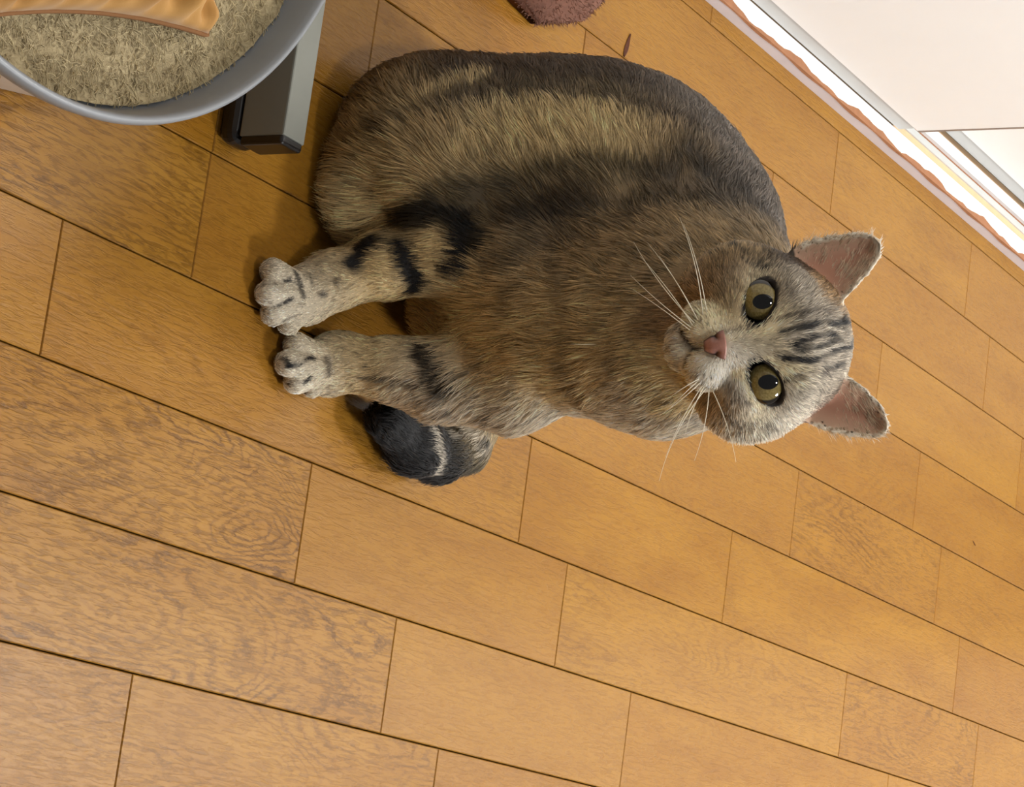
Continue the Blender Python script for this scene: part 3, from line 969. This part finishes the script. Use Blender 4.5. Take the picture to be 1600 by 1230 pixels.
cp_ = np.array([on(a, b) for a, b, d_, l_ in COMB]); cdir = np.array([d_ for a, b, d_, l_ in COMB]); clen = np.array([l_ for a, b, d_, l_ in COMB]) * 0.001
for p_, d_, l_ in [((-0.06, 0.29, 0.12), (0, 0.3, -1), 0.011), ((-0.14, 0.28, 0.10), (-0.2, 0.3, -0.9), 0.011), ((0.0, 0.24, 0.08), (0.3, 0.3, -0.9), 0.011), ((-0.06, 0.24, 0.21), (-0.2, 0.9, -0.4), 0.010)]:
    cp_ = np.vstack([cp_, p_]); cdir = np.vstack([cdir, d_]); clen = np.append(clen, l_)
ti = [np.array(q) for q in tail_pts]
for a, b in zip(ti[2:-1], ti[3:]):
    cp_ = np.vstack([cp_, (a + b) / 2]); v = (b - a) / np.linalg.norm(b - a)
    cdir = np.vstack([cdir, v]); clen = np.append(clen, 0.009)
flow = np.zeros((NH, 3)); ln = np.zeros(NH)
for s in range(0, NH, 20000):
    d2 = ((root[s:s + 20000, None] - cp_[None]) ** 2).sum(2)
    wt = np.exp(-(d2 - d2.min(1, keepdims=True)) / (2 * 0.014 ** 2)); wt /= wt.sum(1, keepdims=True)
    flow[s:s + 20000] = wt @ cdir; ln[s:s + 20000] = wt @ clen
# head: hair runs away from the nose
rel = root - HC
hs, hu, hf = rel @ HS, rel @ HU, rel @ HF
hw = np.clip((0.082 - np.linalg.norm(rel, axis=1)) / 0.014, 0, 1) * np.clip((hf + 0.03) / 0.02, 0, 1)
away = root - hp(0, -0.020, 0.060)
fhead = away / np.linalg.norm(away, axis=1, keepdims=True)
low = np.clip((-0.036 - hu) / 0.008, 0, 1)
fhead = fhead * (1 - low[:, None]) + (-HU * 0.9 - HF * 0.2) * low[:, None]
flow = flow * (1 - hw[:, None]) + fhead * hw[:, None]
nd = np.linalg.norm(root - NOSE, axis=1)
lhead = np.clip(0.0022 + (nd - 0.006) * 0.11, 0.0020, 0.0085)
edist = np.minimum(*[np.linalg.norm(root - e, axis=1) for e in EYES])
lhead = np.minimum(lhead, np.clip(0.0016 + (edist - 0.0110) * 0.42, 0.0014, 0.009))
ln = ln * (1 - hw) + lhead * hw
isear = np.zeros(NH, bool); earin = np.zeros(NH, bool); earrim = np.zeros(NH, bool)
for k in (0, 1):
    e = poly_sd(np.stack([hs, hu], 1), EAR[k])
    cup = ear_cup(k, hs, hu, e)
    m = (e < 0.002) & (np.abs(hf - cup) < 0.0045) & (hu > 0.024)
    isear |= m
    front = m & ((nv @ HF) > 0.15) & (e < -0.0012)
    earin |= front
    earrim |= m & (e > -0.0016)
    s = -1 if k == 0 else 1
    flow[m] = HU * 0.8 + HS * s * 0.6
    flow[front] = HU * 0.5 + HS * s * 0.9
    ln[m] = 0.003
    ln[front] = rng.uniform(0.004, 0.012, front.sum())
keep = ~earin | (rng.random(NH) < 0.45)
root, nv, flow, ln, isear, earin, hw, earrim = root[keep], nv[keep], flow[keep], ln[keep], isear[keep], earin[keep], hw[keep], earrim[keep]
NH = len(root)
tan = flow - nv * (flow * nv).sum(1, keepdims=True)
tan /= np.linalg.norm(tan, axis=1, keepdims=True) + 1e-6
side = np.cross(nv, tan)
jit = (0.16 * rng.normal(size=NH) + 0.22 * wobble(root, 210, 3) + 0.14 * wobble(root, 520, 4)) * (1 - 0.5 * hw)
tan = tan * np.cos(jit)[:, None] + side * np.sin(jit)[:, None]
lift = np.clip(0.34 + 0.10 * rng.normal(size=NH) + 0.08 * wobble(root, 300, 8), 0.12, 0.8)
lift = np.where(hw > 0.5, lift * 0.75, lift)
ln = ln * np.clip(rng.normal(1.0, 0.22, NH), 0.45, 1.6)
K = 5
pts = np.zeros((NH, K, 3))
for k, s in enumerate(np.linspace(0, 1, K)):
    curl = lift * (1 - 0.55 * s)
    pts[:, k] = root + tan * (ln * s * np.sqrt(1 - np.minimum(curl, 0.95) ** 2))[:, None] + nv * (ln * s * curl - np.minimum(0.0008, 0.05 * ln))[:, None]
    pts[:, k, 2] -= 0.10 * ln * s * s
# locks: tips of neighbours draw together
cell = np.floor((root + rng.normal(0, 0.0006, root.shape)) / 0.0042).astype(np.int64)
key = cell[:, 0] * 1000003 + cell[:, 1] * 1009 + cell[:, 2]
uq, inv = np.unique(key, return_inverse=True)
cntk = np.bincount(inv)
tipm = np.stack([np.bincount(inv, pts[:, -1, i]) / cntk for i in range(3)], 1)[inv]
lock_on = np.where(ln > 0.005, 0.42, 0.15)
for k, s in enumerate(np.linspace(0, 1, K)):
    pts[:, k] += (tipm - pts[:, -1]) * (lock_on * s ** 1.5)[:, None]
pts[:, :, 2] = np.maximum(pts[:, :, 2], 0.0006)
hcol = coat(root)
lock_tone = rng.normal(0, 0.22, len(uq))[inv]
tone = np.clip(1 + lock_tone + rng.normal(0, 0.30, NH) * (1 + 0.5 * hw), 0.3, 2.0)
pale = rng.random(NH) < 0.10                       # ticked guard hairs
tone = np.where(pale, tone * 1.5, tone)
hcol = np.clip(hcol * tone[:, None], 0.004, 0.9)
eb = isear & ~earin
hcol[eb] = np.array(lin(172, 158, 138)) * rng.uniform(0.5, 1.2, (eb.sum(), 1))
hcol[earrim] = np.array(lin(238, 226, 204)) * rng.uniform(0.7, 1.0, (earrim.sum(), 1))
hcol[earin] = np.array(lin(222, 196, 162)) * rng.uniform(0.6, 1.1, (earin.sum(), 1))
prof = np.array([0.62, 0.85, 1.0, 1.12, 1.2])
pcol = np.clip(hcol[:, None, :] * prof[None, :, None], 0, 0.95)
thick = np.where(hw > 0.5, 0.00016, 0.00023)
rad = thick[:, None] * np.array([1.0, 1.0, 0.85, 0.6, 0.15])[None]


def fur_material():
    t = NT('tabby_fur')
    a = t.n('ShaderNodeAttribute', attribute_name='tint')
    t.l(a.outputs['Color'], t.b.inputs['Base Color'])
    t.b.inputs['Roughness'].default_value = 0.55
    t.b.inputs['Specular IOR Level'].default_value = 0.15
    h = t.n('ShaderNodeBsdfHairPrincipled')
    h.parametrization = 'COLOR'
    h.inputs['Roughness'].default_value = 0.5
    h.inputs['Radial Roughness'].default_value = 0.6
    t.l(a.outputs['Color'], h.inputs['Color'])
    m = t.n('ShaderNodeMixShader')
    m.inputs[0].default_value = 0.35
    t.l(t.b.outputs[0], m.inputs[1]); t.l(h.outputs[0], m.inputs[2])
    t.l(m.outputs[0], t.t.nodes['Material Output'].inputs[0])
    return t.m


ORG = np.array([-0.08, 0.13, 0])
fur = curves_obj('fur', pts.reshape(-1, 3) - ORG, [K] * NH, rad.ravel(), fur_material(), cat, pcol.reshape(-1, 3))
tag(fur, kind='stuff')
# skin takes the colour of the coat above it
vcol = coat(VC)
ins = np.zeros(len(VC))
vs_, vu_, vf_ = (VC - HC) @ HS, (VC - HC) @ HU, (VC - HC) @ HF
for k in (0, 1):
    e = poly_sd(np.stack([vs_, vu_], 1), EAR[k])
    m = (e < 0.0005) & (np.abs(vf_ - ear_cup(k, vs_, vu_, e)) < 0.004) & (vu_ > 0.024) & ((nrm @ HF) > 0.0)
    f = np.clip(-e / 0.012, 0, 1)[m][:, None]
    vcol[m] = np.array(lin(212, 176, 146)) * (1 - f) + np.array(lin(190, 136, 108)) * f
    m2 = (np.abs(e) < 0.0024) & (np.abs(vf_ - ear_cup(k, vs_, vu_, e)) < 0.004) & (vu_ > 0.028)
    vcol[m2] = np.array(lin(232, 214, 188))
for k_, e in enumerate(EYES):
    s_ = -1 if k_ == 0 else 1
    q_ = VC - e
    x_, y_ = q_ @ HS, q_ @ HU
    xr = x_ * math.cos(EYEA * s_) + y_ * math.sin(EYEA * s_); yr = -x_ * math.sin(EYEA * s_) + y_ * math.cos(EYEA * s_)
    f = np.clip((1.0 - ((xr / 0.0160) ** 2 + (yr / 0.0101) ** 2)) / 0.15, 0, 1) * (q_ @ HF > 0)
    vcol = vcol * (1 - f[:, None]) + np.array(lin(26, 18, 14)) * f[:, None]
ca = me.attributes.new('tint', 'FLOAT_VECTOR', 'POINT')
ca.data.foreach_set('vector', np.clip(vcol * 0.8, 0, 1).astype(np.float32).ravel())
t = NT('cat_coat_base')
a = t.n('ShaderNodeAttribute', attribute_name='tint')
t.l(a.outputs['Color'], t.b.inputs['Base Color'])
t.b.inputs['Roughness'].default_value = 0.75
me.materials.clear(); me.materials.append(t.m)


# ------------------------------------------------------------------ eyes, nose, whiskers
def eye_material():
    t = NT('olive_cat_eye')
    tc = t.n('ShaderNodeTexCoord').outputs['Object']
    sp = t.n('ShaderNodeSeparateXYZ'); t.l(tc, sp.inputs[0])
    X, Y = sp.outputs[0], sp.outputs[1]
    sq = lambda v, k: t.math('POWER', t.math('ABSOLUTE', t.math('MULTIPLY', v, 1.0 / k)), 2.0)
    pup = t.math('ADD', sq(X, 0.0043), sq(t.math('SUBTRACT', Y, 0.0014), 0.0058))
    iris = t.math('ADD', sq(X, 0.0104), sq(Y, 0.0104))
    ang = t.noise(t.mapping(tc, (900, 900, 100)), 1.0, 3)
    ic = t.ramp(ang, [(0.3, lin(110, 94, 50)), (0.7, lin(146, 129, 80))])
    c = t.mix(t.ramp(iris, [(0.85, (0, 0, 0)), (1.0, (1, 1, 1))]), ic, lin(30, 22, 14))
    c = t.mix(t.ramp(pup, [(0.88, (1, 1, 1)), (1.0, (0, 0, 0))]), c, lin(10, 8, 7))
    t.l(c, t.b.inputs['Base Color'])
    t.b.inputs['Roughness'].default_value = 0.6
    t.b.inputs['Specular IOR Level'].default_value = 0.0
    t.b.inputs['Coat Weight'].default_value = 1.0
    t.b.inputs['Coat Roughness'].default_value = 0.02
    return t.m


M_EYE = eye_material()
for e in EYES:
    bm = bmesh.new()
    bmesh.ops.create_uvsphere(bm, u_segments=40, v_segments=24, radius=0.0136)
    o = bm_obj('eye', bm, M_EYE, cat, True)
    R = Matrix((HS, HU, HF)).transposed().to_4x4()
    o.matrix_local = Matrix.Translation(Vector(e - ORG)) @ R
# nose leather: a soft triangle with two nostrils
vs, fs, nc = [], [], []
NU, NV = 26, 16
PK, DKN = np.array(lin(172, 118, 100)), np.array(lin(48, 28, 24))
for j in range(NV + 1):
    v = j / NV
    for i in range(NU + 1):
        u = 2 * i / NU - 1
        hwid = 0.0082 * (1 - 0.80 * v ** 1.0) * (1 - 0.12 * (1 - v) ** 4)
        s = u * hwid
        up = 0.0050 - 0.0112 * v - 0.0016 * (1 - v) * u * u * 0.6
        f = 0.0026 * (1 - abs(u) ** 2.4) + 0.0012 * math.sin(v * math.pi) - 0.0022 * v * v
        nost = math.exp(-(((abs(s) - 0.0036) / 0.0018) ** 2 + ((up - 0.0002) / 0.0020) ** 2))
        f -= 0.0022 * nost
        dk = min(1, max(0, (abs(u) - 0.72) / 0.22) * (0.25 + v) + nost * 1.1 + max(0, v - 0.86) * 5)
        nc.append(PK * (1 - dk) + DKN * dk)
        vs.append(NOSE + HS * s + HU * up + HF * f - ORG)
for j in range(NV):
    for i in range(NU):
        a = j * (NU + 1) + i
        fs.append((a, a + 1, a + NU + 2, a + NU + 1))
t = NT('pink_nose_leather')
a = t.n('ShaderNodeAttribute', attribute_name='tint')
tc = t.n('ShaderNodeTexCoord').outputs['Object']
nz = t.ramp(t.noise(tc, 800, 3), [(0.3, (0.8, 0.8, 0.8)), (0.7, (1, 1, 1))])
t.l(t.mix(1.0, a.outputs['Color'], nz, 'MULTIPLY'), t.b.inputs['Base Color'])
t.b.inputs['Roughness'].default_value = 0.4
nose = mesh_obj('nose', vs, fs, t.m, cat, True)
na = nose.data.attributes.new('tint', 'FLOAT_VECTOR', 'POINT')
na.data.foreach_set('vector', np.array(nc, np.float32).ravel())
nose['label'] = 'pink nose'
md = nose.modifiers.new('thick', 'SOLIDIFY'); md.thickness = 0.003; md.offset = 0
# whiskers
WH = [((1098, 492), (1062, 340), 10), ((1104, 488), (1068, 350), 8), ((1085, 505), (990, 378), -8), ((1090, 500), (1012, 380), 8), ((1082, 508), (1000, 400), 6), ((1080, 512), (985, 430), -4), ((1088, 497), (1030, 400), 5),
      ((1078, 516), (985, 450), 4), ((1092, 592), (1035, 630), 6), ((1094, 598), (1030, 650), -6), ((1100, 604), (1070, 680), 8), ((1104, 606), (1030, 752), 14), ((1108, 606), (1085, 720), -10),
      ((1112, 608), (1150, 722), -10), ((1098, 602), (1040, 715), 8), ((1090, 596), (1045, 640), 3)]
M_WHISK = NT('white_whisker')
M_WHISK.b.inputs['Base Color'].default_value = (*lin(246, 236, 210), 1)
M_WHISK.b.inputs['Roughness'].default_value = 0.35
for (a, b, bow) in WH:
    p0 = on(*a)
    out = 0.012 if b[1] > 540 else 0.016
    dist_y = p0[1] - out
    p2 = at(b[0], b[1], dist_y + 0.012)
    mid = (p0 + p2) / 2 + HF * 0.012 + np.cross(p2 - p0, HF) * (bow * 0.008)
    q = [p0 * (1 - s) ** 2 + 2 * mid * s * (1 - s) + p2 * s * s - ORG for s in np.linspace(0, 1, 13)]
    tube_mesh('whisker', q, np.linspace(0.00032, 0.00008, 13), M_WHISK.m, cat, seg=5)

# ------------------------------------------------------------------ slipper tip and crumbs on the floor
SC = atz(828, 8, 0.0)
NS, NT_ = 48, 24
vs, fs = [], []
for j in range(NT_ + 1):                       # from the toe (j = 0) back to the heel
    v = j / NT_
    wd = 0.068 * (1 - (1 - min(1, v / 0.22)) ** 2.6) ** 0.5 * (1 - 0.18 * math.sin(v * math.pi)) if v < 0.9 else 0.068 * (1 - ((v - 0.9) / 0.1) ** 2 * 0.98) ** 0.5 * 0.93
    ht = 0.05 * (1 - (1 - min(1, v / 0.35)) ** 2) ** 0.5 * (1 if v < 0.45 else 1 - 0.45 * min(1, (v - 0.45) / 0.2))
    for i in range(NS):
        a = 2 * math.pi * i / NS
        x = wd * math.copysign(abs(math.cos(a)) ** 0.8, math.cos(a))
        z = ht * max(0, math.sin(a)) ** 0.8 if math.sin(a) > 0 else -0.0
        lump = 0.0012 * math.sin(9 * a + 11 * v * 6)
        vs.append((x + lump * math.cos(a), v * 0.25, max(0.001, z + 0.006 + lump) if math.sin(a) > -0.2 else 0.001))
for j in range(NT_):
    for i in range(NS):
        k = (i + 1) % NS
        fs.append((j * NS + i, j * NS + k, (j + 1) * NS + k, (j + 1) * NS + i))
fs.append(tuple(range(NS))); fs.append(tuple(range(NT_ * NS, (NT_ + 1) * NS))[::-1])
slip = empty('slipper', (SC[0] + 0.013, SC[1], 0))
slip.rotation_euler = (0, 0, math.radians(84))
tag(slip, 'rounded brown fuzzy slipper toe lying on the floor above the cat', 'slipper')
M_SLIP = plain('brown_plush', lin(112, 74, 58), 0.95, noise=0.25, scale=140)
so = mesh_obj('upper', vs, fs, M_SLIP, slip, True)
bm = bmesh.new(); bm.from_mesh(so.data); bmesh.ops.recalc_face_normals(bm, faces=bm.faces); bm.to_mesh(so.data); bm.free()
# plush pile
P = np.array(vs); nb = len(fs) - 2
F_ = np.array(fs[:nb])
NPL = 22000
pk = rng.integers(0, nb, NPL); a_, b_ = rng.random(NPL), rng.random(NPL)
q = (P[F_[pk, 0]] * ((1 - a_) * (1 - b_))[:, None] + P[F_[pk, 1]] * (a_ * (1 - b_))[:, None] + P[F_[pk, 2]] * (a_ * b_)[:, None] + P[F_[pk, 3]] * ((1 - a_) * b_)[:, None])
q = q[q[:, 2] > 0.004]
cN = q - np.array([0, 0.1, 0.01]); cN[:, 1] *= 0.35; cN /= np.linalg.norm(cN, axis=1, keepdims=True)
dr = cN * 0.6 + rng.normal(0, 0.5, q.shape)
l_ = rng.uniform(0.0012, 0.003, len(q))
pp = np.stack([q + dr * (l_ * s)[:, None] for s in (0, 0.5, 1)], 1)
pp[:, :, 2] = np.maximum(pp[:, :, 2], 0.0006)
tn = np.array(lin(128, 86, 66)) * rng.uniform(0.7, 1.25, (len(q), 1))
pl_ = curves_obj('pile', pp.reshape(-1, 3), [3] * len(q), np.tile([0.00022, 0.0002, 0.0001], len(q)), M_FIBRE, slip, np.repeat(tn, 3, 0))
tag(pl_, kind='stuff')

M_FLAKE = plain('dark_brown_flake', lin(92, 48, 24), 0.8, noise=0.3, scale=300)


def flake(name, tip, mid, end, wid, label):
    a, b, c_ = atz(*tip), atz(*mid), atz(*end)
    n_ = 9; vs = []
    for k in range(n_):
        s = k / (n_ - 1)
        p = a * (1 - s) ** 2 + 2 * b * s * (1 - s) + c_ * s * s
        wv = wid * (math.sin(math.pi * min(1, s * 0.92 + 0.06)) ** 0.8) * (0.35 + 0.75 * s)
        vs += [(p[0] - 0.4 * wv, p[1] - wv, 0.0004), (p[0], p[1], 0.0010 + wv * 0.35), (p[0] + 0.4 * wv, p[1] + wv, 0.0004)]
    fs = []
    for k in range(n_ - 1):
        i = 3 * k
        fs += [(i, i + 3, i + 4, i + 1), (i + 1, i + 4, i + 5, i + 2), (i, i + 2, i + 5, i + 3)]
    o = mesh_obj(name, vs, fs, M_FLAKE)
    tag(o, label, 'crumb')


flake('wood_splinter', (984, 53), (980, 72), (974, 89), 0.0036, 'thin dark brown splinter on the floor between cat and slipper')
flake('crumb', (1519, 845), (1521, 849), (1523, 853), 0.0012, 'tiny dark crumb on the floor far right of the cat')
